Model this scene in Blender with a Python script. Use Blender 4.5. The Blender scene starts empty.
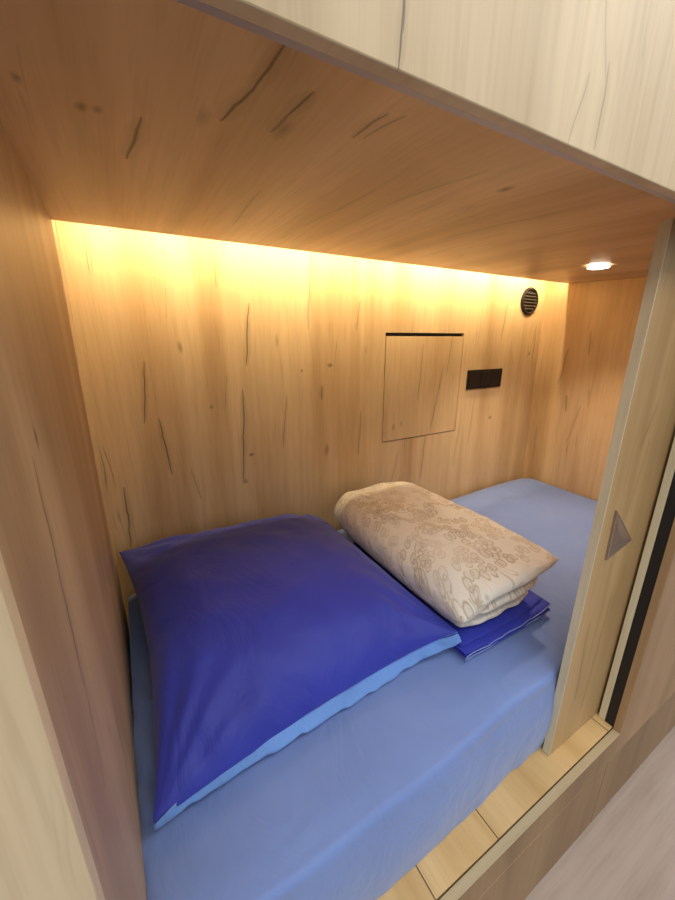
import bpy, bmesh, math, random
from mathutils import Vector, Matrix, noise
random.seed(7)
C = bpy.context.scene.collection
sc = bpy.context.scene

# ------------------------------------------------------------------ dimensions (metres)
L, W, WC, H = 2.0, 0.852, 0.719, 1.647      # berth length, depth, rear edge of ceiling board, ceiling height
YF, YI = -0.104, -0.087                      # facade outer / inner face
ZS, ZFB = 0.42, 1.576                        # sill top, bottom edge of upper facade
ZFL = 0.088                                  # corridor floor
ZL = 0.338                                   # top of storage fronts
YD = -0.044                                  # front face of sliding door

# ------------------------------------------------------------------ node helpers
def new_mat(name):
    m = bpy.data.materials.new(name); m.use_nodes = True
    nt = m.node_tree; nt.nodes.clear()
    out = nt.nodes.new('ShaderNodeOutputMaterial')
    b = nt.nodes.new('ShaderNodeBsdfPrincipled')
    nt.links.new(b.outputs[0], out.inputs[0])
    return m, nt, b
def nd(nt, t, **kw):
    n = nt.nodes.new(t)
    for k, v in kw.items():
        if k in n.inputs.keys(): n.inputs[k].default_value = v
        else: setattr(n, k, v)
    return n
def ln(nt, a, b): nt.links.new(a, b)
def mth(nt, op, a, b=None, c=None, clamp=False):
    n = nt.nodes.new('ShaderNodeMath'); n.operation = op; n.use_clamp = clamp
    for i, v in enumerate((a, b, c)):
        if v is None: continue
        if isinstance(v, (int, float)): n.inputs[i].default_value = v
        else: nt.links.new(v, n.inputs[i])
    return n.outputs[0]
def vmth(nt, op, a, b=None):
    n = nt.nodes.new('ShaderNodeVectorMath'); n.operation = op
    for i, v in enumerate((a, b)):
        if v is None: continue
        if isinstance(v, (tuple, list)): n.inputs[i].default_value = v
        else: nt.links.new(v, n.inputs[i])
    return n
def ramp(nt, fac, stops, interp='LINEAR'):
    n = nt.nodes.new('ShaderNodeValToRGB'); n.color_ramp.interpolation = interp
    el = n.color_ramp.elements
    while len(el) > 1: el.remove(el[-1])
    for i, (p, c) in enumerate(stops):
        e = el[0] if i == 0 else el.new(p)
        e.position = p; e.color = (*c, 1) if len(c) == 3 else c
    nt.links.new(fac, n.inputs[0]); return n.outputs[0]
def mix(nt, fac, a, b, mode='MIX'):
    n = nt.nodes.new('ShaderNodeMix'); n.data_type = 'RGBA'; n.blend_type = mode; n.clamp_factor = True
    for s, v in ((n.inputs[0], fac), (n.inputs[6], a), (n.inputs[7], b)):
        if isinstance(v, (int, float)): s.default_value = v
        elif isinstance(v, (tuple, list)): s.default_value = (*v, 1)
        else: nt.links.new(v, s)
    return n.outputs[2]

# node group: distance to a tapered crack segment, uv in metres
def crack_group():
    g = bpy.data.node_groups.new('CrackSegment', 'ShaderNodeTree')
    for n, t in (('P', 'NodeSocketVector'), ('A', 'NodeSocketVector'), ('B', 'NodeSocketVector'), ('Width', 'NodeSocketFloat')):
        g.interface.new_socket(n, in_out='INPUT', socket_type=t)
    g.interface.new_socket('Fac', in_out='OUTPUT', socket_type='NodeSocketFloat')
    i = g.nodes.new('NodeGroupInput'); o = g.nodes.new('NodeGroupOutput')
    ap = vmth(g, 'SUBTRACT', i.outputs['P'], i.outputs['A']).outputs[0]
    ab = vmth(g, 'SUBTRACT', i.outputs['B'], i.outputs['A']).outputs[0]
    d1 = vmth(g, 'DOT_PRODUCT', ap, ab).outputs['Value']
    d2 = vmth(g, 'DOT_PRODUCT', ab, ab).outputs['Value']
    t = mth(g, 'DIVIDE', d1, d2, clamp=True)
    sc_ = g.nodes.new('ShaderNodeVectorMath'); sc_.operation = 'SCALE'
    g.links.new(ab, sc_.inputs[0]); g.links.new(t, sc_.inputs['Scale'])
    dd = vmth(g, 'LENGTH', vmth(g, 'SUBTRACT', ap, sc_.outputs[0]).outputs[0]).outputs['Value']
    tap = mth(g, 'MULTIPLY', mth(g, 'MULTIPLY', t, mth(g, 'SUBTRACT', 1.0, t)), 4.0)
    w = mth(g, 'MULTIPLY', i.outputs['Width'], mth(g, 'POWER', tap, 0.5))
    w = mth(g, 'ADD', w, 0.00005)
    f = mth(g, 'SUBTRACT', 1.0, mth(g, 'DIVIDE', dd, w), clamp=True)
    f = mth(g, 'POWER', f, 0.6)
    g.links.new(f, o.inputs[0])
    return g
CG = crack_group()

def wood(name, seed, light=(0.73, 0.53, 0.29), mid=(0.65, 0.44, 0.225), dark=(0.47, 0.29, 0.135),
         cracks=(), knots=(), rough=0.42, natural=0.6, seams=None, contrast=1.0, spec=0.35):
    m, nt, b = new_mat(name)
    uv = nd(nt, 'ShaderNodeUVMap').outputs[0]
    off = vmth(nt, 'ADD', uv, (seed * 3.7, seed * 1.3, seed * 5.1)).outputs[0]
    def stretch(sx, sy):
        return vmth(nt, 'MULTIPLY', off, (sx, sy, 1.0)).outputs[0]
    def nz(vec, scale=1.0, detail=3.0, rough_=0.55, dist=0.0):
        n = nd(nt, 'ShaderNodeTexNoise', Scale=scale, Detail=detail, Roughness=rough_, Distortion=dist)
        nt.links.new(vec, n.inputs['Vector']); return n.outputs[0]
    broad = nz(stretch(9, 0.55), detail=1.5, dist=0.3)
    med = nz(stretch(26, 2.4), detail=3.5, dist=0.5)
    fine = nz(stretch(190, 9.0), detail=2, rough_=0.5)
    blot = nz(stretch(6, 3.0), detail=2)
    f = mth(nt, 'ADD', mth(nt, 'MULTIPLY', broad, 0.64), mth(nt, 'MULTIPLY', med, 0.16))
    f = mth(nt, 'ADD', f, mth(nt, 'MULTIPLY', blot, 0.20))
    col = ramp(nt, f, [(0.30, dark), (0.44, mid), (0.54, light), (0.68, tuple(min(1, c * 1.12) for c in light))])
    if contrast < 1: col = mix(nt, contrast, light, col)
    # cathedral rings
    dvec = vmth(nt, 'ADD', stretch(7, 1.1), None)
    wv = nd(nt, 'ShaderNodeTexWave', Scale=2.2, Distortion=5.5, Detail=2.5)
    wv.inputs['Detail Scale'].default_value = 0.7
    nt.links.new(stretch(5, 0.55), wv.inputs['Vector'])
    ring = mth(nt, 'MULTIPLY', mth(nt, 'POWER', wv.outputs['Fac'], 3.0), mth(nt, 'MULTIPLY', blot, 0.16))
    col = mix(nt, ring, col, tuple(c * 0.62 for c in mid))
    # fine pores
    fs = ramp(nt, fine, [(0.30, (0.93, 0.915, 0.89)), (0.5, (1, 1, 1)), (0.75, (1.02, 1.02, 1.02))])
    col = mix(nt, 1.0, col, fs, 'MULTIPLY')
    # natural dark splits
    if natural > 0:
        n1 = nz(stretch(15, 0.8), detail=3, dist=0.4)
        ridge = mth(nt, 'ABSOLUTE', mth(nt, 'SUBTRACT', n1, 0.5))
        rl = mth(nt, 'SUBTRACT', 1.0, mth(nt, 'DIVIDE', ridge, 0.010), clamp=True)
        msk = ramp(nt, nz(stretch(9, 3.2), detail=1.5), [(0.60, (0, 0, 0)), (0.68, (1, 1, 1))])
        rl = mth(nt, 'MULTIPLY', mth(nt, 'MULTIPLY', rl, msk), natural)
        col = mix(nt, rl, col, (0.13, 0.075, 0.035))
    # traced splits
    if cracks or knots:
        wob = nd(nt, 'ShaderNodeTexNoise', Scale=10.0, Detail=3.0)
        nt.links.new(uv, wob.inputs['Vector'])
        w2 = vmth(nt, 'MULTIPLY', vmth(nt, 'SUBTRACT', wob.outputs['Color'], (.5, .5, .5)).outputs[0], (0.016, 0.016, 0.0)).outputs[0]
        p = vmth(nt, 'MULTIPLY', vmth(nt, 'ADD', uv, w2).outputs[0], (1, 1, 0)).outputs[0]
        tot = None
        for (a, c, w, s) in cracks:
            for ww, ss in ((w, s), (w * 5, s * 0.22)):
                gn = nt.nodes.new('ShaderNodeGroup'); gn.node_tree = CG
                nt.links.new(p, gn.inputs[0])
                gn.inputs[1].default_value = (a[0], a[1], 0); gn.inputs[2].default_value = (c[0], c[1], 0)
                gn.inputs[3].default_value = ww
                v = mth(nt, 'MULTIPLY', gn.outputs[0], ss)
                tot = v if tot is None else mth(nt, 'MAXIMUM', tot, v)
        for (x, y, rx, ry, s) in knots:
            d = vmth(nt, 'LENGTH', vmth(nt, 'MULTIPLY', vmth(nt, 'SUBTRACT', p, (x, y, 0)).outputs[0], (1 / rx, 1 / ry, 0)).outputs[0]).outputs['Value']
            v = mth(nt, 'MULTIPLY', mth(nt, 'SUBTRACT', 1.0, d, clamp=True), s)
            tot = v if tot is None else mth(nt, 'MAXIMUM', tot, v)
        col = mix(nt, tot, col, (0.085, 0.048, 0.022))
    if seams is not None:   # list of u positions with a thin joint between boards
        sx = nd(nt, 'ShaderNodeSeparateXYZ'); ln(nt, uv, sx.inputs[0])
        tot = None
        for k, s in enumerate(seams):
            d = mth(nt, 'ABSOLUTE', mth(nt, 'SUBTRACT', sx.outputs[0], s))
            v = mth(nt, 'LESS_THAN', d, 0.0014)
            tot = v if tot is None else mth(nt, 'MAXIMUM', tot, v)
            if k % 2 == 0 and k + 1 < len(seams):
                inside = mth(nt, 'MULTIPLY', mth(nt, 'GREATER_THAN', sx.outputs[0], s), mth(nt, 'LESS_THAN', sx.outputs[0], seams[k + 1]))
                col = mix(nt, mth(nt, 'MULTIPLY', inside, 0.22), col, tuple(c * 0.75 for c in mid))
        col = mix(nt, mth(nt, 'MULTIPLY', tot, 0.85), col, (0.06, 0.035, 0.02))
    ln(nt, col, b.inputs['Base Color'])
    rr = mth(nt, 'ADD', rough - 0.05, mth(nt, 'MULTIPLY', med, 0.12))
    ln(nt, rr, b.inputs['Roughness'])
    b.inputs['Specular IOR Level'].default_value = spec
    bp = nd(nt, 'ShaderNodeBump', Strength=0.12, Distance=0.001)
    ln(nt, fine, bp.inputs['Height']); ln(nt, bp.outputs[0], b.inputs['Normal'])
    return m

def plain(name, col, rough=0.5, metal=0.0, var=0.06, scale=60, emit=None, spec=0.5):
    m, nt, b = new_mat(name)
    tc = nd(nt, 'ShaderNodeTexCoord').outputs['Object']
    n = nd(nt, 'ShaderNodeTexNoise', Scale=scale, Detail=2.0); ln(nt, tc, n.inputs['Vector'])
    c = mix(nt, n.outputs[0], tuple(x * (1 - var) for x in col), tuple(min(1, x * (1 + var)) for x in col))
    ln(nt, c, b.inputs['Base Color'])
    b.inputs['Roughness'].default_value = rough; b.inputs['Metallic'].default_value = metal
    b.inputs['Specular IOR Level'].default_value = spec
    if emit:
        b.inputs['Emission Color'].default_value = (*emit[0], 1); b.inputs['Emission Strength'].default_value = emit[1]
    return m

def cloth(name, col, col2=None, sheen=0.25, wr_scale=14, wr=0.5, weave=0.12, rough=0.8, crease=None):
    m, nt, b = new_mat(name)
    tc = nd(nt, 'ShaderNodeTexCoord').outputs['Object']
    n = nd(nt, 'ShaderNodeTexNoise', Scale=5.0, Detail=3.0); ln(nt, tc, n.inputs['Vector'])
    col2 = col2 or tuple(c * 0.88 for c in col)
    c = mix(nt, ramp(nt, n.outputs[0], [(0.35, (0, 0, 0)), (0.65, (1, 1, 1))]), col, col2)
    ln(nt, c, b.inputs['Base Color'])
    b.inputs['Roughness'].default_value = rough
    b.inputs['Specular IOR Level'].default_value = 0.25
    b.inputs['Sheen Weight'].default_value = sheen
    b.inputs['Sheen Roughness'].default_value = 0.5
    w = nd(nt, 'ShaderNodeTexNoise', Scale=wr_scale, Detail=4.0, Roughness=0.55, Distortion=1.2)
    mp = vmth(nt, 'MULTIPLY', tc, (1.0, 0.55, 1.0)).outputs[0]; ln(nt, mp, w.inputs['Vector'])
    f = nd(nt, 'ShaderNodeTexNoise', Scale=700.0, Detail=1.0); ln(nt, tc, f.inputs['Vector'])
    b1 = nd(nt, 'ShaderNodeBump', Strength=weave, Distance=0.0006); ln(nt, f.outputs[0], b1.inputs['Height'])
    b2 = nd(nt, 'ShaderNodeBump', Strength=wr, Distance=0.012); ln(nt, w.outputs[0], b2.inputs['Height'])
    ln(nt, b1.outputs[0], b2.inputs['Normal']); ln(nt, b2.outputs[0], b.inputs['Normal'])
    return m

def floral():
    """cream cotton printed with brown line-drawn blossoms, leaves and twigs"""
    m, nt, b = new_mat('floral_cotton')
    uv = nd(nt, 'ShaderNodeUVMap').outputs[0]
    wob = nd(nt, 'ShaderNodeTexNoise', Scale=38.0, Detail=2.0); ln(nt, uv, wob.inputs['Vector'])
    p = vmth(nt, 'ADD', uv, vmth(nt, 'MULTIPLY', vmth(nt, 'SUBTRACT', wob.outputs['Color'], (.5, .5, .5)).outputs[0], (0.012, 0.012, 0)).outputs[0]).outputs[0]
    def flowers(scale, petals, rad, off, thick):
        q = vmth(nt, 'ADD', p, off).outputs[0]
        v = nd(nt, 'ShaderNodeTexVoronoi', voronoi_dimensions='2D', Scale=scale, Randomness=0.8)
        ln(nt, q, v.inputs['Vector'])
        sub = vmth(nt, 'SUBTRACT', q, v.outputs['Position']).outputs[0]
        s = nd(nt, 'ShaderNodeSeparateXYZ'); ln(nt, sub, s.inputs[0])
        cs = nd(nt, 'ShaderNodeSeparateColor'); ln(nt, v.outputs['Color'], cs.inputs[0])
        ang = mth(nt, 'ADD', mth(nt, 'ARCTAN2', s.outputs[1], s.outputs[0]), mth(nt, 'MULTIPLY', cs.outputs[0], 6.28))
        r = vmth(nt, 'LENGTH', vmth(nt, 'MULTIPLY', sub, (1, 1, 0)).outputs[0]).outputs['Value']
        lobe = mth(nt, 'ABSOLUTE', mth(nt, 'COSINE', mth(nt, 'MULTIPLY', ang, petals / 2)))
        edge = mth(nt, 'MULTIPLY', mth(nt, 'ADD', 0.34, mth(nt, 'MULTIPLY', lobe, 0.66)), rad)
        line = mth(nt, 'SUBTRACT', 1.0, mth(nt, 'DIVIDE', mth(nt, 'ABSOLUTE', mth(nt, 'SUBTRACT', r, edge)), thick), clamp=True)
        core = mth(nt, 'SUBTRACT', 1.0, mth(nt, 'DIVIDE', mth(nt, 'ABSOLUTE', mth(nt, 'SUBTRACT', r, rad * 0.22)), thick), clamp=True)
        fill = mth(nt, 'MULTIPLY', mth(nt, 'LESS_THAN', r, edge), 0.22)
        keep = mth(nt, 'GREATER_THAN', cs.outputs[1], 0.25)
        return mth(nt, 'MULTIPLY', mth(nt, 'MAXIMUM', mth(nt, 'MAXIMUM', line, core), fill), keep)
    a = flowers(13.5, 5, 0.025, (0.1, 0.3, 0), 0.0038)
    c = flowers(20.0, 2, 0.019, (0.7, 0.2, 0), 0.0032)
    d = flowers(24.0, 2, 0.016, (0.35, 0.9, 0), 0.0032)
    # curling twigs
    n = nd(nt, 'ShaderNodeTexNoise', Scale=9.0, Detail=1.0, Distortion=1.5); ln(nt, uv, n.inputs['Vector'])
    tw = mth(nt, 'SUBTRACT', 1.0, mth(nt, 'DIVIDE', mth(nt, 'ABSOLUTE', mth(nt, 'SUBTRACT', n.outputs[0], 0.5)), 0.012), clamp=True)
    tw = mth(nt, 'MULTIPLY', tw, 0.6)
    tot = mth(nt, 'MAXIMUM', mth(nt, 'MAXIMUM', a, c), mth(nt, 'MAXIMUM', d, tw))
    fade = nd(nt, 'ShaderNodeTexNoise', Scale=6.0, Detail=1.0); ln(nt, uv, fade.inputs['Vector'])
    fd = ramp(nt, fade.outputs[0], [(0.38, (0.45, 0.45, 0.45)), (0.6, (1, 1, 1))])
    tot = mth(nt, 'MULTIPLY', mth(nt, 'MULTIPLY', tot, fd), 0.8)
    col = mix(nt, tot, (0.72, 0.685, 0.62), (0.33, 0.24, 0.13))
    ln(nt, col, b.inputs['Base Color'])
    b.inputs['Roughness'].default_value = 0.85; b.inputs['Specular IOR Level'].default_value = 0.15
    b.inputs['Sheen Weight'].default_value = 0.2
    tc = nd(nt, 'ShaderNodeTexCoord').outputs['Object']
    w = nd(nt, 'ShaderNodeTexNoise', Scale=26.0, Detail=4.0, Distortion=1.0); ln(nt, tc, w.inputs['Vector'])
    b2 = nd(nt, 'ShaderNodeBump', Strength=0.55, Distance=0.009); ln(nt, w.outputs[0], b2.inputs['Height'])
    ln(nt, b2.outputs[0], b.inputs['Normal'])
    return m

# ------------------------------------------------------------------ mesh helpers
def box(bm, x0, x1, y0, y1, z0, z1, bev=0.0):
    vs = [bm.verts.new((x, y, z)) for x in (x0, x1) for y in (y0, y1) for z in (z0, z1)]
    fs = []
    for f in ((0, 1, 3, 2), (4, 6, 7, 5), (0, 4, 5, 1), (2, 3, 7, 6), (0, 2, 6, 4), (1, 5, 7, 3)):
        fs.append(bm.faces.new([vs[i] for i in f]))
    if bev:
        es = {e for f in fs for e in f.edges}
        bmesh.ops.bevel(bm, geom=list(es), offset=bev, segments=2, profile=0.5, affect='EDGES')
def cyl(bm, c, r, h, axis='z', seg=32, r2=None):
    m = Matrix.Translation(c)
    if axis == 'y': m = m @ Matrix.Rotation(math.pi / 2, 4, 'X')
    if axis == 'x': m = m @ Matrix.Rotation(math.pi / 2, 4, 'Y')
    bmesh.ops.create_cone(bm, cap_ends=True, segments=seg, radius1=r, radius2=r if r2 is None else r2, depth=h, matrix=m)
def lathe(bm, prof, c, axis='z', seg=40):
    """prof: (radius, height) closed loop -> ring solid"""
    rings = []
    for k in range(seg):
        a = 2 * math.pi * k / seg; ring = []
        for r, h in prof:
            x, y = r * math.cos(a), r * math.sin(a)
            p = (x, y, h) if axis == 'z' else (x, h, y)
            ring.append(bm.verts.new(Vector(p) + Vector(c)))
        rings.append(ring)
    n = len(prof)
    for k in range(seg):
        A, B = rings[k], rings[(k + 1) % seg]
        for i in range(n):
            bm.faces.new((A[i], A[(i + 1) % n], B[(i + 1) % n], B[i]))
def uvbox(me, grain):
    uv = me.uv_layers.new(name='UVMap') if not me.uv_layers else me.uv_layers[0]
    for p in me.polygons:
        n = [abs(c) for c in p.normal]; ax = n.index(max(n))
        for li in p.loop_indices:
            x, y, z = me.vertices[me.loops[li].vertex_index].co
            if grain == 'z': t = ((y, z), (x, z), (x, y))[ax]
            elif grain == 'y': t = ((z, y), (x, z), (x, y))[ax]
            else: t = ((y, z), (z, x), (y, x))[ax]
            uv.data[li].uv = t
def obj(name, bm, mat, parent=None, grain=None, smooth=False, auto=None):
    bmesh.ops.recalc_face_normals(bm, faces=bm.faces[:])
    me = bpy.data.meshes.new(name); bm.to_mesh(me); bm.free()
    for m_ in (mat if isinstance(mat, list) else [mat]): me.materials.append(m_)
    if grain: uvbox(me, grain)
    if smooth:
        for p in me.polygons: p.use_smooth = True
        if auto: me.set_sharp_from_angle(angle=math.radians(auto))
    o = bpy.data.objects.new(name, me); C.objects.link(o)
    if parent:
        o.parent = parent; o.matrix_parent_inverse = Matrix.Translation(parent.location).inverted()
    return o
def struct(name, bm, mat, grain=None, parent=None, label=None, **k):
    o = obj(name, bm, mat, parent, grain, **k)
    if not parent:
        o['kind'] = 'structure'
        if label: o['label'] = label
    return o
def tag(o, label, cat, group=None, kind=None):
    o['label'] = label; o['category'] = cat
    if group: o['group'] = group
    if kind: o['kind'] = kind
    return o
def empty(name, loc):
    o = bpy.data.objects.new(name, None); o.location = loc; o.empty_display_size = .05; C.objects.link(o); return o
def bx(*a, bev=0.0):
    bm = bmesh.new(); box(bm, *a, bev=bev); return bm

# ------------------------------------------------------------------ wood materials with traced splits
k = lambda a, b, w=.0026, s=.9: (a, b, w, s)
M_back = wood('oak_back_wall', 1.0, natural=0.65, cracks=[
    k((0.157, 1.343), (0.135, 1.166)), k((0.174, 1.177), (0.188, 0.996), .003), k((0.054, 0.983), (0.047, 0.782), .003),
    k((0.472, 1.516), (0.448, 1.322), .003), k((0.433, 1.249), (0.412, 0.917), .0032), k((0.586, 1.219), (0.562, 1.026), .0022, .6),
    k((0.246, 1.006), (0.268, 0.892), .002, .5), k((0.689, 1.70), (0.672, 1.435), .0024, .6), k((0.896, 1.137), (0.885, 0.952), .0022, .6),
    k((1.27, 1.034), (1.33, 1.318), .003, .55), k((1.687, 1.401), (1.702, 1.579), .0022, .7), k((1.246, 1.037), (1.233, 0.775), .003, .6),
    k((0.724, 1.245), (0.719, 1.191), .003, .8), k((0.883, 1.541), (0.867, 1.437), .003, .5), k((0.38, 1.62), (0.374, 1.55), .002, .4),
    k((1.10, 0.96), (1.05, 0.74), .003, .4), k((1.55, 1.15), (1.53, 0.9), .003, .35), k((1.47, 1.1), (1.44, .8), .003, .35)],
    knots=[(0.257, 1.383, .008, .02, .6), (0.327, 1.2, .006, .01, .7), (0.447, 1.022, .012, .007, .9), (0.646, 1.298, .006, .008, .7),
           (0.757, 1.315, .014, .009, .8), (0.742, 0.995, .014, .03, .5), (1.675, 1.029, .012, .012, .8), (0.42, .93, .012, .012, .6), (0.56, 1.40, .008, .03, .4)])
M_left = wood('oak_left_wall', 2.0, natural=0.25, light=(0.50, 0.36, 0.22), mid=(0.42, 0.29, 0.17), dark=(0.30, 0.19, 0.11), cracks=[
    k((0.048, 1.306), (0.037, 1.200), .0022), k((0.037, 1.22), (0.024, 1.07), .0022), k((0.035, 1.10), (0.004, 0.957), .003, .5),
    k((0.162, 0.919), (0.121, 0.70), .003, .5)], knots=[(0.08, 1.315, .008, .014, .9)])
M_right = wood('oak_right_wall', 3.0, natural=0.5, cracks=[
    k((0.70, 1.36), (0.722, 1.183), .0025, .6), k((0.675, 1.139), (0.662, 1.055), .0035, .7), k((0.806, 0.96), (0.80, 0.76), .003, .4),
    k((0.609, 1.44), (0.603, 1.33), .003, .5), k((.60, 1.1), (.64, .9), .003, .4)])
M_ceil = wood('oak_ceiling', 4.0, natural=0.35, light=(0.67, 0.46, 0.245), mid=(0.58, 0.38, 0.19), dark=(0.42, 0.26, 0.12), cracks=[
    k((0.262, 0.02), (0.256, 0.10), .003), k((0.257, 0.085), (0.242, 0.168), .003), k((0.313, 0.066), (0.303, 0.122), .003),
    k((0.304, 0.112), (0.300, 0.165), .004, .7), k((0.161, 0.205), (0.150, 0.332), .0032), k((0.401, 0.057), (0.392, 0.125), .003, .7),
    k((0.349, 0.342), (0.36, 0.568), .003, .4), k((0.42, 0.05), (0.405, 0.12), .002, .6), k((.62, .1), (.58, .3), .003, .35),
    k((.9, .15), (.86, .42), .004, .3), k((.52, .25), (.50, .5), .004, .3)],
    knots=[(0.103, 0.216, .008, .014, .7), (0.118, .214, .007, .012, .6), (0.703, 0.135, .012, .022, .8), (0.311, 0.15, .012, .03, .5), (0.223, 0.169, .01, .03, .35), (.05, .19, .006, .012, .6)])
WL, WM, WD = (0.66, 0.53, 0.345), (0.565, 0.44, 0.27), (0.43, 0.32, 0.185)
M_fac = wood('oak_facade_upper', 5.0, light=WL, mid=WM, dark=WD, natural=0.15, contrast=.8, cracks=[
    k((0.2915, 1.75), (0.290, 1.595), .0016), k((0.2895, 1.615), (0.2875, 1.574), .0012), k((0.504, 1.70), (0.527, 1.63), .0018, .35),
    k((0.527, 1.65), (0.528, 1.58), .0018, .45), k((0.50, 1.635), (0.485, 1.578), .0014, .4)])
M_facl = wood('oak_facade_left', 6.0, light=WL, mid=WM, dark=WD, natural=0.1, contrast=.7)
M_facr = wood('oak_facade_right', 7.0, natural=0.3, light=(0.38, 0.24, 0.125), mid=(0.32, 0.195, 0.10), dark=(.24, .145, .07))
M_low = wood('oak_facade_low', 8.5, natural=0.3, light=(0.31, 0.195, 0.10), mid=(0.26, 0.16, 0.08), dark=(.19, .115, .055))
M_door = wood('oak_door', 9.0, natural=0.3, light=(0.47, 0.31, 0.145), mid=(0.40, 0.255, 0.11), dark=(0.28, 0.17, 0.07), cracks=[
    k((0.994, 1.292), (0.961, 1.196), .004, .4), k((0.995, 1.212), (0.972, 1.041), .004, .35), k((0.921, 0.808), (0.943, 0.562), .004, .45),
    k((1.0, .85), (.99, .5), .005, .4)])
M_edge = wood('oak_edge_band', 10.0, light=(0.74, 0.67, 0.47), mid=(0.66, 0.58, 0.39), dark=(0.50, 0.42, 0.27), natural=0.1, contrast=.7)
M_edge2 = wood('oak_sill_edge', 10.5, light=(0.46, 0.36, 0.21), mid=(0.40, 0.30, 0.17), dark=(0.30, 0.22, 0.12), natural=0.1, contrast=.7)
M_sill = wood('oak_sill', 11.0, light=(0.66, 0.45, 0.21), mid=(0.58, 0.37, 0.15), dark=(0.42, 0.25, 0.09), natural=0.3,
              seams=[0.285, 0.459, 0.633, 1.071])
M_hatch = wood('oak_hatch', 12.0, natural=0.4, cracks=[k((1.20, 1.39), (1.185, 1.15), .003, .45), k((1.27, 1.01), (1.325, 1.30), .003, .6), k((1.36, 1.42), (1.345, 1.25), .003, .5)],
               knots=[(1.06, 1.05, .012, .02, .45), (1.10, 1.06, .012, .02, .35)])
M_floor = wood('corridor_laminate', 13.0, light=(0.43, 0.34, 0.285), mid=(0.38, 0.295, 0.24), dark=(0.29, 0.22, 0.175), natural=0.15, rough=.5,
               seams=[-0.30, -0.49, -0.68, -0.87])
M_black = plain('matt_black_plastic', (0.016, 0.011, 0.010), 0.55, spec=.25)
M_blackd = plain('deep_black', (0.006, 0.005, 0.005), 0.7)
M_jamb_black = plain('jamb_black', (0.010, 0.008, 0.008), 0.6)
M_alu = plain('brushed_aluminium', (0.50, 0.50, 0.56), 0.38, 0.8)
M_steel = plain('satin_steel', (0.42, 0.33, 0.26), 0.38, 0.9)
M_white = plain('white_trim', (0.75, 0.72, 0.66), 0.45)
M_lens = plain('downlight_lens', (0.9, 0.9, 0.85), 0.4, emit=((1.0, 0.93, 0.80), 22.0))

# ------------------------------------------------------------------ the setting
def left_wall():
    bm = bmesh.new()   # face runs very slightly out of true, as in the picture
    xs0, xs1 = 0.0225, -0.004
    v = [bm.verts.new(p) for p in ((-.03, YI, .40), (xs0, YI, .40), (xs1, W, .40), (-.03, W, .40),
                                   (-.03, YI, 1.76), (xs0, YI, 1.76), (.014, W, 1.76), (-.03, W, 1.76))]
    for f in ((0, 1, 2, 3), (4, 5, 6, 7), (0, 1, 5, 4), (1, 2, 6, 5), (2, 3, 7, 6), (3, 0, 4, 7)): bm.faces.new([v[i] for i in f])
    return bm
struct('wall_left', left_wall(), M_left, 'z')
# back wall with a hatch opening (four boards around it make one continuous wall face)
HX0, HX1, HZ0, HZ1 = 1.003, 1.434, 0.988, 1.430
def back_wall():
    bm = bmesh.new()
    xs, zs = [-.03, HX0, HX1, 2.05], [.40, HZ0, HZ1, 1.76]
    g = {}
    for y in (W, W + .018):
        for i, x in enumerate(xs):
            for j, z in enumerate(zs): g[(i, j, y)] = bm.verts.new((x, y, z))
    for y in (W, W + .018):
        for i in range(3):
            for j in range(3):
                if (i, j) == (1, 1): continue
                bm.faces.new([g[q] for q in ((i, j, y), (i + 1, j, y), (i + 1, j + 1, y), (i, j + 1, y))])
    a, b_ = W, W + .018
    for (i, j), (p, q) in [((1, 1), (2, 1)), ((2, 1), (2, 2)), ((2, 2), (1, 2)), ((1, 2), (1, 1))] + \
            [((i, 0), (i + 1, 0)) for i in range(3)] + [((i, 3), (i + 1, 3)) for i in range(3)] + \
            [((0, i), (0, i + 1)) for i in range(3)] + [((3, i), (3, i + 1)) for i in range(3)]:
        bm.faces.new([g[(i, j, a)], g[(p, q, a)], g[(p, q, b_)], g[(i, j, b_)]])
    return bm
struct('wall_back', back_wall(), M_back, 'z')
def hexa(lo, hi):
    bm = bmesh.new(); v = [bm.verts.new(p) for p in list(lo) + list(hi)]
    for f in ((0, 1, 2, 3), (4, 5, 6, 7), (0, 1, 5, 4), (1, 2, 6, 5), (2, 3, 7, 6), (3, 0, 4, 7)): bm.faces.new([v[i] for i in f])
    return bm
XT, XB = 1.976, 2.028     # right wall leans in slightly toward its top
struct('wall_right', hexa(((XB, YI, .40), (2.05, YI, .40), (2.05, W, .40), (XB, W, .40)),
                          ((XT, YI, 1.76), (2.05, YI, 1.76), (2.05, W, 1.76), (XT, W, 1.76))), M_right, 'z')
CZ, CY = (H, H, 1.6545, 1.624), .7455
struct('ceiling', hexa(((0, -.086, H), (0, WC, H), (1.99, CY, CZ[2]), (1.99, -.086, CZ[3])),
                       ((0, -.086, H + .018), (0, WC, H + .018), (1.99, CY, CZ[2] + .018), (1.99, -.086, CZ[3] + .018))), M_ceil, 'y')
# unseen lip added at the board's rear edge to hold the raised LED lamp
struct('trim_8', hexa(((.01, WC - .012, H + .018), (.01, WC - .001, H + .018), (1.975, CY - .001, CZ[2] + .018), (1.975, CY - .012, CZ[2] + .018)),
                      ((.012, WC - .012, H + .075), (.012, WC - .001, H + .075), (1.975, CY - .001, H + .08), (1.975, CY - .012, H + .08))), M_ceil, 'x', label='unseen lip added to hold the LED lamp')
struct('trim_1', bx(-.03, 2.05, -.0865, W + .018, 1.7605, 1.78), M_ceil, 'y', label='unseen lid added to keep outside light out of the lit gap')  # unseen lid, added so no sky light leaks in from above
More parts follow.
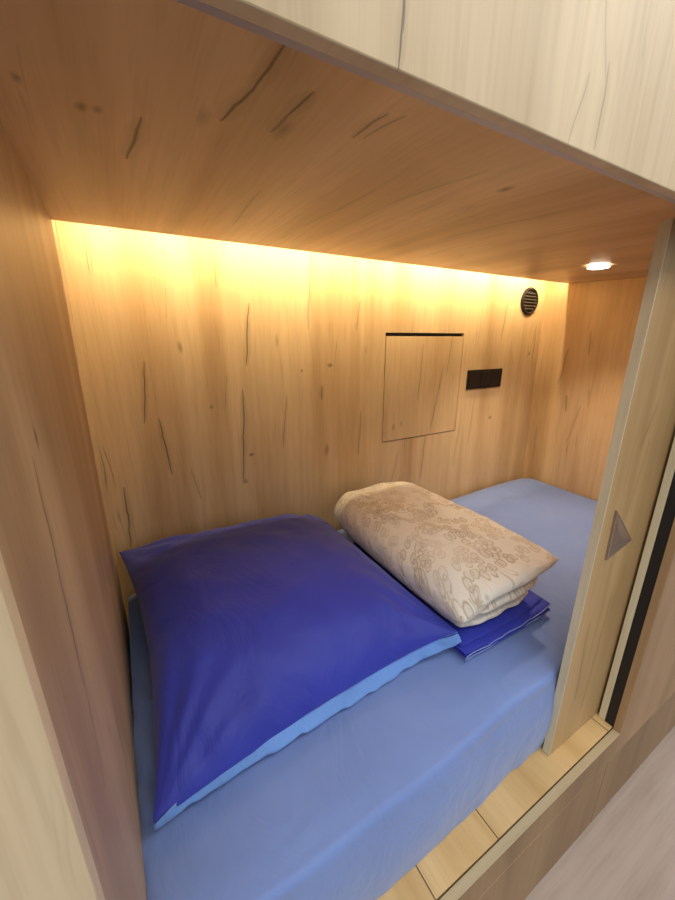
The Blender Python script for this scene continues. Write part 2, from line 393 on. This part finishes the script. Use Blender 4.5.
# facade
struct('wall_front_upper', bx(-.9, 2.8, YF, -.0925, ZFB, 2.35, bev=.0012), M_fac, 'z')
struct('trim_2', bx(0.018, L, -.0925, -.0862, ZFB + .0005, 1.62), M_alu, label='thin aluminium door track edge under the upper facade')
struct('wall_front_left', bx(-.9, .023, YF, YI, ZFL, ZFB - .001, bev=.0012), M_facl, 'z')
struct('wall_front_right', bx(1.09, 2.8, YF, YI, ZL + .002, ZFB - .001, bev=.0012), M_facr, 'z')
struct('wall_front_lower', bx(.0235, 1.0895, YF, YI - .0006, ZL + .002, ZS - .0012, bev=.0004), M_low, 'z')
struct('trim_7', bx(.0235, 1.0895, YF - .0002, YI - .0006, ZS - .0011, ZS + .0002, bev=.0003), M_edge2, 'x', label='pale edge band along the sill front')
struct('trim_3', bx(.0235, L, -.0845, W, .402, ZS), M_sill, 'y', label='wooden sill and bed base board')
struct('trim_4', bx(1.0925, 1.30, -.0655, -.050, ZS, 1.64, bev=.0008), M_edge, 'z', label='inner jamb board beside the sliding door')
struct('trim_5', bx(1.0925, 1.12, -.0868, -.0657, ZS, 1.64), M_jamb_black, label='black strip in the jamb')  # plain black strip filling the gap between facade and inner jamb board
struct('floor', bx(-.9, 3.4, -2.2, YF + .02, ZFL - .02, ZFL), M_floor, 'x')

# storage fronts below the sill
def storage(x0, x1, label):
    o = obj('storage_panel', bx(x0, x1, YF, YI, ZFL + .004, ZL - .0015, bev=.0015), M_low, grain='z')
    return tag(o, label, 'panel')
storage(.025, 1.0615, 'wide wooden storage front under the berth sill, left of the vertical seam')
storage(1.0645, 2.8, 'wooden storage front right of the vertical seam beside corridor floor')
# black sheet standing in for the dark recess behind the joints
struct('trim_6', bx(-.9, 2.8, YI + .001, YI + .006, ZFL, .40), M_blackd, label='black sheet behind the front joints')

# ------------------------------------------------------------------ sliding door
d = empty('door_1', (1.0, YD, ZS)); d['kind'] = 'structure'; d['label'] = 'half-open sliding wooden door at the right of the berth'
obj('door_panel', bx(.8765, 1.62, YD, YD + .0165, ZS + .0015, 1.585, bev=.0006), M_door, d, 'z')
obj('edge_band', bx(.8745, .8763, YD - .0004, YD + .0169, ZS + .0015, 1.5855, bev=.0004), M_edge, d, 'z')
hb = bmesh.new()
T = [Vector((.915, 0, 1.078)), Vector((1.022, 0, .981)), Vector((.921, 0, .962))]
cen = sum(T, Vector()) / 3
def tri(s, y, off=Vector((0, 0, 0))): return [hb.verts.new(((p - cen) * s + cen + off) + Vector((0, y, 0))) for p in T]
o0 = tri(1.0, YD - .0002); o1 = tri(.98, YD - .0040); o2 = tri(.86, YD - .0045); o3 = tri(.34, YD - .0008, Vector((.006, 0, -.004)))
for a_, b_ in ((o0, o1), (o1, o2), (o2, o3)):
    for i in range(3):
        j = (i + 1) % 3; hb.faces.new((a_[i], a_[j], b_[j], b_[i]))
hb.faces.new(o3[::-1]); hb.faces.new(o0)
hd = obj('pull_handle', hb, M_steel, d); hd['label'] = 'triangular metal finger pull'
db = bmesh.new()  # black plate imitating the shaded hollow of the pull
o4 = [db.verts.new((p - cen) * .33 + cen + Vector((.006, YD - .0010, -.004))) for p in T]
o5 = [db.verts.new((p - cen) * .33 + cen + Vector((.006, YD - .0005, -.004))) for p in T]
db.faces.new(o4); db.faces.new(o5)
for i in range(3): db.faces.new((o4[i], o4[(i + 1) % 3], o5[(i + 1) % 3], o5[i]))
pk = obj('pocket_shade_plate', db, M_blackd); pk.parent = hd; pk.matrix_parent_inverse = hd.matrix_parent_inverse.copy()
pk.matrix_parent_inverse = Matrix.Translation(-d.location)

# ------------------------------------------------------------------ wall hatch
h = empty('wall_hatch', ((HX0 + HX1) / 2, W, HZ0))
tag(h, 'square flush wooden hatch in the back wall with a dark finger gap on top', 'hatch')
obj('hatch_panel', bx(HX0 + .004, HX1 - .0032, W - .0015, W + .014, HZ0 + .0035, HZ1 - .014, bev=.0008), M_hatch, h, 'z')
obj('gap_black_sheet', bx(HX0 + .0005, HX1 - .0005, W + .0145, W + .0175, HZ0 + .0005, HZ1 - .0005), M_blackd, h)  # black sheet put behind the panel so the gap reads dark

# ------------------------------------------------------------------ socket strip
s = empty('socket_panel', (1.597, W, 1.224))
tag(s, 'black three-gang socket panel on the back wall right of the hatch', 'socket')
SX0, SX1, SZ0, SZ1 = 1.478, 1.716, 1.180, 1.268
obj('frame', bx(SX0, SX1, W - .008, W - .0002, SZ0, SZ1, bev=.002), M_black, s)
w3 = (SX1 - SX0 - .016) / 3
for i in range(3):
    x0 = SX0 + .006 + i * (w3 + .002); cx, cz = x0 + w3 / 2, (SZ0 + SZ1) / 2
    if i == 0:      # round power outlet
        bm = bmesh.new(); box(bm, x0, x0 + w3, W - .0105, W - .0082, SZ0 + .007, SZ1 - .007, bev=.001)
        o = obj('power_outlet', bm, M_black, s)
        bm = bmesh.new(); lathe(bm, [(.0205, -.0015), (.0235, -.0015), (.0235, .0015), (.0205, .0015)], (cx, W - .0122, cz), 'y')
        r_ = obj('outlet_ring', bm, plain('grey_ring', (.16, .15, .15), .3), None, smooth=True, auto=40)
        r_.parent = o; r_.matrix_parent_inverse = Matrix.Translation(-s.location)
        bm = bmesh.new(); 
        for dx in (-.0095, .0095): cyl(bm, (cx + dx, W - .0112, cz), .0028, .0012, 'y', 16)
        r_ = obj('pin_hole', bm, M_blackd, None); r_.parent = o; r_.matrix_parent_inverse = Matrix.Translation(-s.location)
    elif i == 1:    # rocker switch
        bm = bmesh.new(); box(bm, x0, x0 + w3, W - .0105, W - .0082, SZ0 + .007, SZ1 - .007, bev=.001)
        box(bm, x0 + .006, x0 + w3 - .006, W - .0128, W - .0104, SZ0 + .014, SZ1 - .014, bev=.001)
        obj('rocker_switch', bm, M_black, s)
    else:
        bm = bmesh.new(); box(bm, x0, x0 + w3, W - .0105, W - .0082, SZ0 + .007, SZ1 - .007, bev=.001)
        o = obj('usb_outlet', bm, M_black, s)
        bm = bmesh.new()
        for dz in (-.010, .010): box(bm, cx - .008, cx + .008, W - .0112, W - .0104, cz + dz - .003, cz + dz + .003)
        r_ = obj('usb_port', bm, M_blackd, None); r_.parent = o; r_.matrix_parent_inverse = Matrix.Translation(-s.location)
# a fine highlight line along the top of the panel
# ------------------------------------------------------------------ air vent
v = empty('air_vent', (1.858, W, 1.580))
tag(v, 'round black slatted air vent high on the back wall near the corner', 'vent')
VC = Vector((1.858, W, 1.580)); VR = .063
bm = bmesh.new()
lathe(bm, [(VR - .013, -.0003), (VR, -.0003), (VR, -.006), (VR - .004, -.010), (VR - .010, -.010), (VR - .013, -.007)], VC, 'y', 48)
obj('vent_ring', bm, M_black, v, smooth=True, auto=50)
bm = bmesh.new(); cyl(bm, VC + Vector((0, -.0012, 0)), VR - .0125, .0014, 'y', 48); obj('vent_backing', bm, M_blackd, v)
for i in range(6):
    dz = -.035 + .014 * i
    hw = math.sqrt((VR - .0135) ** 2 - dz ** 2)
    bm = bmesh.new()
    a = [bm.verts.new(VC + Vector(q)) for q in ((-hw, -.0025, dz + .003), (hw, -.0025, dz + .003), (hw, -.0085, dz - .003), (-hw, -.0085, dz - .003),
                                               (-hw, -.0035, dz + .0045), (hw, -.0035, dz + .0045), (hw, -.0095, dz - .0015), (-hw, -.0095, dz - .0015))]
    for f in ((0, 1, 2, 3), (4, 5, 6, 7), (0, 1, 5, 4), (1, 2, 6, 5), (2, 3, 7, 6), (3, 0, 4, 7)): bm.faces.new([a[j] for j in f])
    obj('vent_slat', bm, plain('slat_black', (.05, .04, .035), .35) if i == 0 else bpy.data.materials['slat_black'], v)

# ------------------------------------------------------------------ recessed downlight
LC = Vector((1.565, .410, 1.6415))
dl = empty('downlight', LC); tag(dl, 'small round white recessed spotlight glowing in the berth ceiling', 'light')
bm = bmesh.new(); lathe(bm, [(.0315, .0), (.0365, .0), (.036, -.0015), (.032, -.0018)], LC); obj('trim_ring', bm, M_white, dl, smooth=True, auto=40)
bm = bmesh.new(); cyl(bm, LC + Vector((0, 0, -.0020)), .0312, .0018, 'z', 40); obj('light_lens', bm, M_lens, dl)

# ------------------------------------------------------------------ bedding
def nzv(x, y, z=0.0, s=1.0): return noise.noise(Vector((x * s, y * s, z)))
def mattress():
    """fitted sheet over a soft mattress: rounded front edge, faint sags"""
    bm = bmesh.new(); uvl = bm.loops.layers.uv.new('UVMap')
    x0, x1 = .014, 2.004; yb = .846; nx = 150
    ztop = .666; R = .022
    prof = []   # s param: from sill up the front then over the top to the back wall then down
    for i in range(14): prof.append(('f', i / 13))
    for i in range(1, 11): prof.append(('r', i / 10))
    for i in range(1, 61): prof.append(('t', i / 60))
    prof.append(('b', 0.5)); prof.append(('b', 1.0))
    rows = []
    for ix in range(nx + 1):
        u = ix / nx; x = x0 + (x1 - x0) * u; row = []
        yfr = -.026 - .010 * math.sin(x * 3.1 + .4) + .007 * nzv(x, 2.2, 0, 5)
        zt = ztop - .010 - .010 * math.exp(-((x - .1) / .3) ** 2) - .006 * math.sin(x * 6 + .4)
        R_ = R + .005 * nzv(x, 7.7, 0, 4)
        for kk, t in prof:
            if kk == 'f':
                z = ZS + .0015 + (zt - R_ - ZS) * t
                bulge = -.010 * math.sin(math.pi * t) + .0055 * nzv(x * 7, t * 1.1, 3.1) * (1 - t * .4) + .004 * (1 - t) * nzv(x * 22, t, 9)
                y = yfr + bulge + .006
            elif kk == 'r':
                a = t * math.pi / 2
                y = yfr + .006 + R_ * 1.15 * (1 - math.cos(a)); z = zt - R_ + R_ * math.sin(a) + .0035 * math.sin(min(1, t * 1.2) * math.pi)
            elif kk == 't':
                ys = yfr + .006 + R_ * 1.15
                y = ys + (yb - .02 - ys) * t
                z = zt + .008 * min(1, t * 4) + .005 * nzv(x, y, 1.3, 3.0) + .0022 * nzv(x * 5, y * 13, 4.4) - .010 * t * 0
                # gather folds near the left wall
                g = max(0, 1 - (x - x0) / .16)
                z += g * (.007 * math.sin((x * .9 + y) * 62 + 3 * nzv(x, y, 0, 6)) * max(0, 1 - abs(y - .25) / .3)) - g * g * .004
                if t > .94: z -= (t - .94) * .25
            else:
                y = yb - .02 * (1 - t); z = zt - .02 - .20 * t
            # end rounding at both side walls
            e = min((x - x0), (x1 - x)) / .03
            if e < 1 and kk in 'rtb': z -= .010 * (1 - e) ** 2
            row.append(bm.verts.new((x, y, z)))
        rows.append(row)
    for i in range(nx):
        for j in range(len(prof) - 1):
            f = bm.faces.new((rows[i][j], rows[i + 1][j], rows[i + 1][j + 1], rows[i][j + 1]))
    bmid = [r[0] for r in rows]; 
    for side in (rows[0], rows[-1]): bm.faces.new(side)
    bm.faces.new(bmid + [r[-1] for r in rows][::-1])
    return bm
M_sheet = cloth('blue_sheet', (0.165, 0.248, 0.53), (0.180, 0.272, 0.57), wr_scale=9, wr=.55, rough=.72)
mt = tag(obj('mattress', mattress(), M_sheet, smooth=True, auto=60), 'thick mattress in a periwinkle blue fitted sheet filling the berth', 'mattress')
def pillow():
    """plump square pillow; royal blue above, pale blue underneath; corners traced"""
    N = 72
    FL, FR, BR, BL = Vector((.040, .122, .684)), Vector((.752, .178, .692)), Vector((.684, .812, .742)), Vector((.014, .806, .800))
    bm = bmesh.new()
    def base(u, v):
        a, b_ = (u + 1) / 2, (v + 1) / 2
        p = FL.lerp(FR, a).lerp(BL.lerp(BR, a), b_)
        # edges drawn in between the corners
        pull = .020
        p.x += (-u) * pull * (1 - v * v) * abs(u) ** 3 * (1.6 if u < 0 else .6)
        p.y += (-v) * (.026 if v > 0 else .014) * (1 - u * u) * abs(v) ** 3
        # front right corner rides up beside the folded quilt
        p += Vector((-.056, -.056, .055)) * (a ** 5 * (1 - b_) ** 3) + Vector((-.030, 0, 0)) * (a ** 6 * b_ * (1 - b_) * 2.2)
        # lower the edge belly toward the mattress except near lifted back corners
        return p
    def prof(u, v):
        a = max(0, 1 - abs(u) ** 2.3); b_ = max(0, 1 - abs(v) ** 2.1)
        return (a * b_) ** .56
    top, bot = {}, {}
    for i in range(N + 1):
        for j in range(N + 1):
            # cosine spacing, denser near the rim
            u = math.sin((i / N * 2 - 1) * math.pi / 2); v = math.sin((j / N * 2 - 1) * math.pi / 2)
            p = base(u, v); f = prof(u, v)
            edge = i in (0, N) or j in (0, N)
            rim = .004 * nzv(u * 9, v * 9, 3) * (1 - f)
            h = .132 * f * (1 - .02 * v)
            # broad soft dents and radiating creases
            w = .010 * nzv(p.x, p.y, 5.5, 4.5) + .0045 * nzv(p.x * 1.0 + p.y, p.y - p.x * .6, 2.0, 13)
            for cx, cy, k_, am in ((-1, -1, 9, .006), (1, -1, 9, .006), (1, 1, 8, .004), (-1, 1, 8, .006)):
                dx, dy = u - cx, v - cy; r = math.hypot(dx, dy)
                if r > 1e-4:
                    an = math.atan2(dy, dx)
                    w += am * .6 * math.sin(an * k_ * 1.6 + 2 * nzv(u, v, cx + cy, 2)) * math.exp(-((r - .35) / .30) ** 2)
            # puckers along the front seam
            w += .0045 * math.sin(u * 26 + 3 * nzv(u, 0, 0, 3)) * math.exp(-((v + .93) / .07) ** 2)
            top[i, j] = bm.verts.new((p.x, p.y, p.z + h + (w + rim) * min(1, f * 2.5) + (0 if not edge else .0015 * nzv(u * 20, v * 20))))
            if edge: bot[i, j] = top[i, j]
            else:
                zb = p.z - .10 * f
                zb = max(zb, .6725 + .002 * nzv(p.x, p.y, 0, 8))
                bot[i, j] = bm.verts.new((p.x, p.y, min(zb, p.z + h - .004)))
    for i in range(N):
        for j in range(N):
            f = bm.faces.new((top[i, j], top[i + 1, j], top[i + 1, j + 1], top[i, j + 1])); f.material_index = 0
            f = bm.faces.new((bot[i, j], bot[i, j + 1], bot[i + 1, j + 1], bot[i + 1, j])); f.material_index = 1
    return bm
M_pil = cloth('royal_blue_cotton', (0.030, 0.040, 0.36), (0.036, 0.050, 0.41), wr_scale=8, wr=.6, sheen=.18, rough=.50)
M_hem = cloth('pale_blue_cotton', (0.16, 0.33, 0.76), wr_scale=30, wr=.5)
pl = tag(obj('pillow', pillow(), [M_pil, M_hem], smooth=True), 'large square royal blue pillow lying against the left wall', 'pillow')
def hem():
    bm = bmesh.new(); n = 110; rows = []
    up = [(.041, .1205), (.122, .136), (.236, .143), (.341, .149), (.428, .155), (.560, .160), (.650, .142), (.696, .122)]
    lo = [(.041, .1200), (.132, .131), (.236, .135), (.356, .140), (.498, .145), (.610, .148), (.655, .130), (.700, .112)]
    def ev(P, t):
        x = P[0][0] + (P[-1][0] - P[0][0]) * t
        for a, b_ in zip(P, P[1:]):
            if x <= b_[0] + 1e-9:
                q = (x - a[0]) / (b_[0] - a[0]); q = q * q * (3 - 2 * q) * .4 + q * .6
                return x, a[1] + (b_[1] - a[1]) * q
        return P[-1]
    for i in range(n + 1):
        t = i / n; xa, ya = ev(up, t); xb, yb = ev(lo, t)
        ph = (t * 7.3 + .5 * nzv(t, 0, 0, 5)) % 1.0; wv = .007 * (ph if ph < .82 else (1 - ph) * 4.5) - .003 + .003 * nzv(t, 1, 0, 21)
        row = []
        for j in range(7):
            s_ = j / 6
            x = xa + (xb - xa) * s_; y = ya + .010 * (1 - s_) * min(1, 4 * t * (1 - t) * 3) * 1 + (yb - ya) * s_ + wv * s_ * .9 * min(1, 8 * t * (1 - t))
            y -= .004 * (1 - s_) * max(0, 1 - t * 12)
            z = (.690 + .004 * nzv(t, 3, 0, 9)) * (1 - s_) + .6735 * s_ + .052 * t ** 9 + .005 * math.sin(s_ * math.pi) * math.sin(t * 44 + 1) * .5
            row.append(bm.verts.new((x, y, z)))
        rows.append(row)
    for i in range(n):
        for j in range(6): bm.faces.new((rows[i][j], rows[i + 1][j], rows[i + 1][j + 1], rows[i][j + 1]))
    return bm
he = obj('pillow_hem', hem(), M_hem, smooth=True); he.parent = pl; he['label'] = 'pale blue hem strip'
sd = he.modifiers.new('thick', 'SOLIDIFY'); sd.thickness = .0016

def slab(bm, x0, x1, y0, y1, z0, z1, seed, rc=None, N=44, px=5, skew=0.0, amp=.006, uvo=(0, 0), tilt=0.0, droop=0.0, wrap=None):
    """puffy folded cloth layer; rc = corner rounding for (--, +-, ++, -+)"""
    rc = rc or (.05, .05, .05, .05)
    uvl = bm.loops.layers.uv.verify()
    cx, cy, hx, hy = (x0 + x1) / 2, (y0 + y1) / 2, (x1 - x0) / 2, (y1 - y0) / 2
    zm, ht = (z0 + z1) / 2, (z1 - z0) / 2
    T_, B_ = {}, {}
    co = {}
    for i in range(N + 1):
        for j in range(N + 1):
            u = math.sin((i / N * 2 - 1) * math.pi / 2); v = math.sin((j / N * 2 - 1) * math.pi / 2)
            q = rc[(0 if u < 0 else 1) if v < 0 else (3 if u < 0 else 2)]
            rr = 1 - q * (abs(u) * abs(v)) ** 3
            x = cx + u * hx * rr + skew * v * hy; y = cy + v * hy * rr
            f = (max(0, 1 - abs(u) ** px) * max(0, 1 - abs(v) ** px)) ** .42
            n1 = amp * nzv(x, y, seed, 9) + amp * .6 * nzv(x, y, seed + 3, 21)
            wx = .006 * nzv(u * 3, v * 6, seed + 7) * (1 - f)
            zc = zm + tilt * v * ht - droop * (max(0, u) ** 4) * ht
            hb_ = ht
            if wrap:
                q_ = min(1, max(0, (u + .93) / .5)); q_ = q_ * q_ * (3 - 2 * q_)
                dz = (z0 - wrap) * (1 - q_)
                zc -= dz * .5; hT = ht + dz * .5; hb_ = ht + dz * .5
            else: hT = ht
            # small crinkles gathered along the open front edge
            n1 += (.0030 * nzv(x * 60, y * 8, seed + 11) + .0022 * nzv(x * 34, y * 20, seed)) * max(0, -v) ** 4
            T_[i, j] = bm.verts.new((x + wx, y + wx, zc + hT * f + n1 * f + (1 - f) * .004 * nzv(x, y, seed, 25)))
            co[T_[i, j]] = (x + uvo[0], y + uvo[1])
            if i in (0, N) or j in (0, N): B_[i, j] = T_[i, j]
            else:
                B_[i, j] = bm.verts.new((x + wx, y + wx, zc - hb_ * f)); co[B_[i, j]] = (x + uvo[0] + .3, y + uvo[1] + ht)
    for i in range(N):
        for j in range(N):
            for S, rev in ((T_, False), (B_, True)):
                vs = [S[i, j], S[i + 1, j], S[i + 1, j + 1], S[i, j + 1]]
                if rev: vs = vs[::-1]
                f = bm.faces.new(vs)
                for lp in f.loops:
                    c_ = co[lp.vert]; lp[uvl].uv = (c_[0], c_[1] + (zm - lp.vert.co.z) * 1.0)
def build_raw(name, bm, mat, parent=None):
    me = bpy.data.meshes.new(name); bm.to_mesh(me); bm.free(); me.materials.append(mat)
    for p in me.polygons: p.use_smooth = True
    o = bpy.data.objects.new(name, me); C.objects.link(o); o.parent = parent; return o

bm = bmesh.new()
slab(bm, .718, 1.000, .124, .72, .7095, .752, 1.0, rc=(.06, .05, .1, .10), amp=.003, uvo=(.2, .5))
slab(bm, .712, 1.030, .110, .74, .742, .808, 2.0, rc=(.06, .08, .1, .10), amp=.006, uvo=(.6, .1), px=4)
slab(bm, .682, 1.052, .098, .775, .782, .872, 3.0, rc=(.02, .02, .12, .12), amp=.012, px=3.0, tilt=.05, droop=-.30, wrap=.712)
qu = tag(build_raw('folded_quilt', bm, floral()), 'cream quilt with brown flower print, folded in layers beside the blue pillow', 'quilt')

M_roy = cloth('royal_blue_sheet', (0.022, 0.033, 0.36), (0.03, 0.045, 0.42), wr_scale=22, wr=.5, sheen=.1, rough=.6)
bm = bmesh.new()
slab(bm, .705, 1.050, .094, .66, .6735, .688, 5.0, rc=(.02, .02, .04, .1), amp=.002, px=10)
slab(bm, .702, 1.056, .095, .66, .685, .7005, 6.0, rc=(.02, .03, .04, .1), amp=.002, px=10)
slab(bm, .704, 1.045, .112, .66, .697, .7075, 7.0, rc=(.02, .04, .04, .1), amp=.002, px=10)
fs = tag(build_raw('folded_sheet', bm, M_roy), 'royal blue duvet cover folded flat under the flower print quilt', 'bedding')
# pale piping along its folded edge
def tube(bm, pts, r, seg=6):
    rings = []
    for i, p in enumerate(pts):
        a = Vector(pts[max(0, i - 1)]); b_ = Vector(pts[min(len(pts) - 1, i + 1)]); t = (b_ - a).normalized()
        s_ = t.cross(Vector((0, 0, 1))); s_.normalize(); n_ = s_.cross(t)
        rings.append([bm.verts.new(Vector(p) + s_ * r * math.cos(2 * math.pi * q / seg) + n_ * r * math.sin(2 * math.pi * q / seg)) for q in range(seg)])
    for A, B in zip(rings, rings[1:]):
        for q in range(seg): bm.faces.new((A[q], A[(q + 1) % seg], B[(q + 1) % seg], B[q]))
    bm.faces.new(rings[0]); bm.faces.new(rings[-1])
bm = bmesh.new()
P = []
for i in range(40):
    t = i / 39; P.append((.706 + .346 * t, .0935 + .004 * nzv(t, 0, 0, 8) + .010 * t ** 6, .6935 + .002 * nzv(t, 2, 0, 10)))
tube(bm, P, .0016)
P = [(.706, .0935, .6935), (.700, .094, .690), (.698, .096, .684), (.702, .096, .680)] + [(.706 + .334 * i / 30, .0960 + .003 * nzv(i / 30, 5, 0, 7), .6805) for i in range(1, 31)]
tube(bm, P, .0016)
o = obj('piping', bm, plain('pale_piping', (.20, .28, .62), .6), fs, smooth=True)

# ------------------------------------------------------------------ lights
def area(name, loc, rot, sx, sy, e, col):
    l = bpy.data.lights.new(name, 'AREA'); l.shape = 'RECTANGLE'; l.size = sx; l.size_y = sy; l.energy = e; l.color = col
    o = bpy.data.objects.new(name, l); o.location = loc; o.rotation_euler = rot; C.objects.link(o); return o
R_ = math.radians
area('led_light', (1.0, (WC + CY) / 2 + .0035, H + .052), (R_(45), 0, math.atan2(CY - WC, 1.98)), 1.92, .004, 8.5, (1.0, 0.80, 0.46))
area('corridor_light', (.7, -.75, 2.45), (R_(20), 0, 0), 2.6, .30, 15.0, (1.0, .93, .82))
area('corridor_light_left', (-.9, -1.2, 1.9), (R_(70), 0, R_(-35)), .8, .8, 1.2, (0.93, .96, 1.0))
sp = bpy.data.lights.new('spot_light', 'SPOT'); sp.energy = 36; sp.spot_size = R_(110); sp.spot_blend = .9; sp.color = (1.0, .80, .60); sp.shadow_soft_size = .025
so = bpy.data.objects.new('spot_light', sp); so.location = LC + Vector((0, 0, -.008)); C.objects.link(so)

w = bpy.data.worlds.new('World'); sc.world = w; w.use_nodes = True
bg = w.node_tree.nodes['Background']; bg.inputs[0].default_value = (0.93, 0.96, 1.0, 1); bg.inputs[1].default_value = 0.8
wt = w.node_tree; g_ = wt.nodes.new('ShaderNodeTexCoord'); sx_ = wt.nodes.new('ShaderNodeSeparateXYZ'); wt.links.new(g_.outputs['Generated'], sx_.inputs[0])
mr = wt.nodes.new('ShaderNodeMapRange'); mr.inputs['From Min'].default_value = -.12; mr.inputs['From Max'].default_value = .8
mr.inputs['To Min'].default_value = .12; mr.inputs['To Max'].default_value = 1.5
wt.links.new(sx_.outputs[2], mr.inputs[0]); wt.links.new(mr.outputs[0], bg.inputs[1])

# ------------------------------------------------------------------ camera (solved from the photograph's straight edges)
Rm = ((0.867631849, -0.497207090, -0.000289685), (-0.143607132, -0.250038149, -0.957526979), (0.476016770, 0.830822505, -0.288345546))
cam = bpy.data.cameras.new('Camera'); co_ = bpy.data.objects.new('Camera', cam); C.objects.link(co_)
cam.sensor_fit = 'VERTICAL'; cam.sensor_height = 36.0; cam.lens = 368.293 / 900 * 36.0; cam.clip_start = .01
X, Y, Z = Vector(Rm[0]), Vector(Rm[1]), Vector(Rm[2])
M = Matrix((X, -Y, -Z)).transposed().to_4x4(); M.translation = Vector((0.09987, -0.34999, 1.40531))
co_.matrix_world = M
sc.camera = co_
sc.view_settings.view_transform = 'Standard'
sc.view_settings.look = 'None'
sc.view_settings.exposure = 0.0
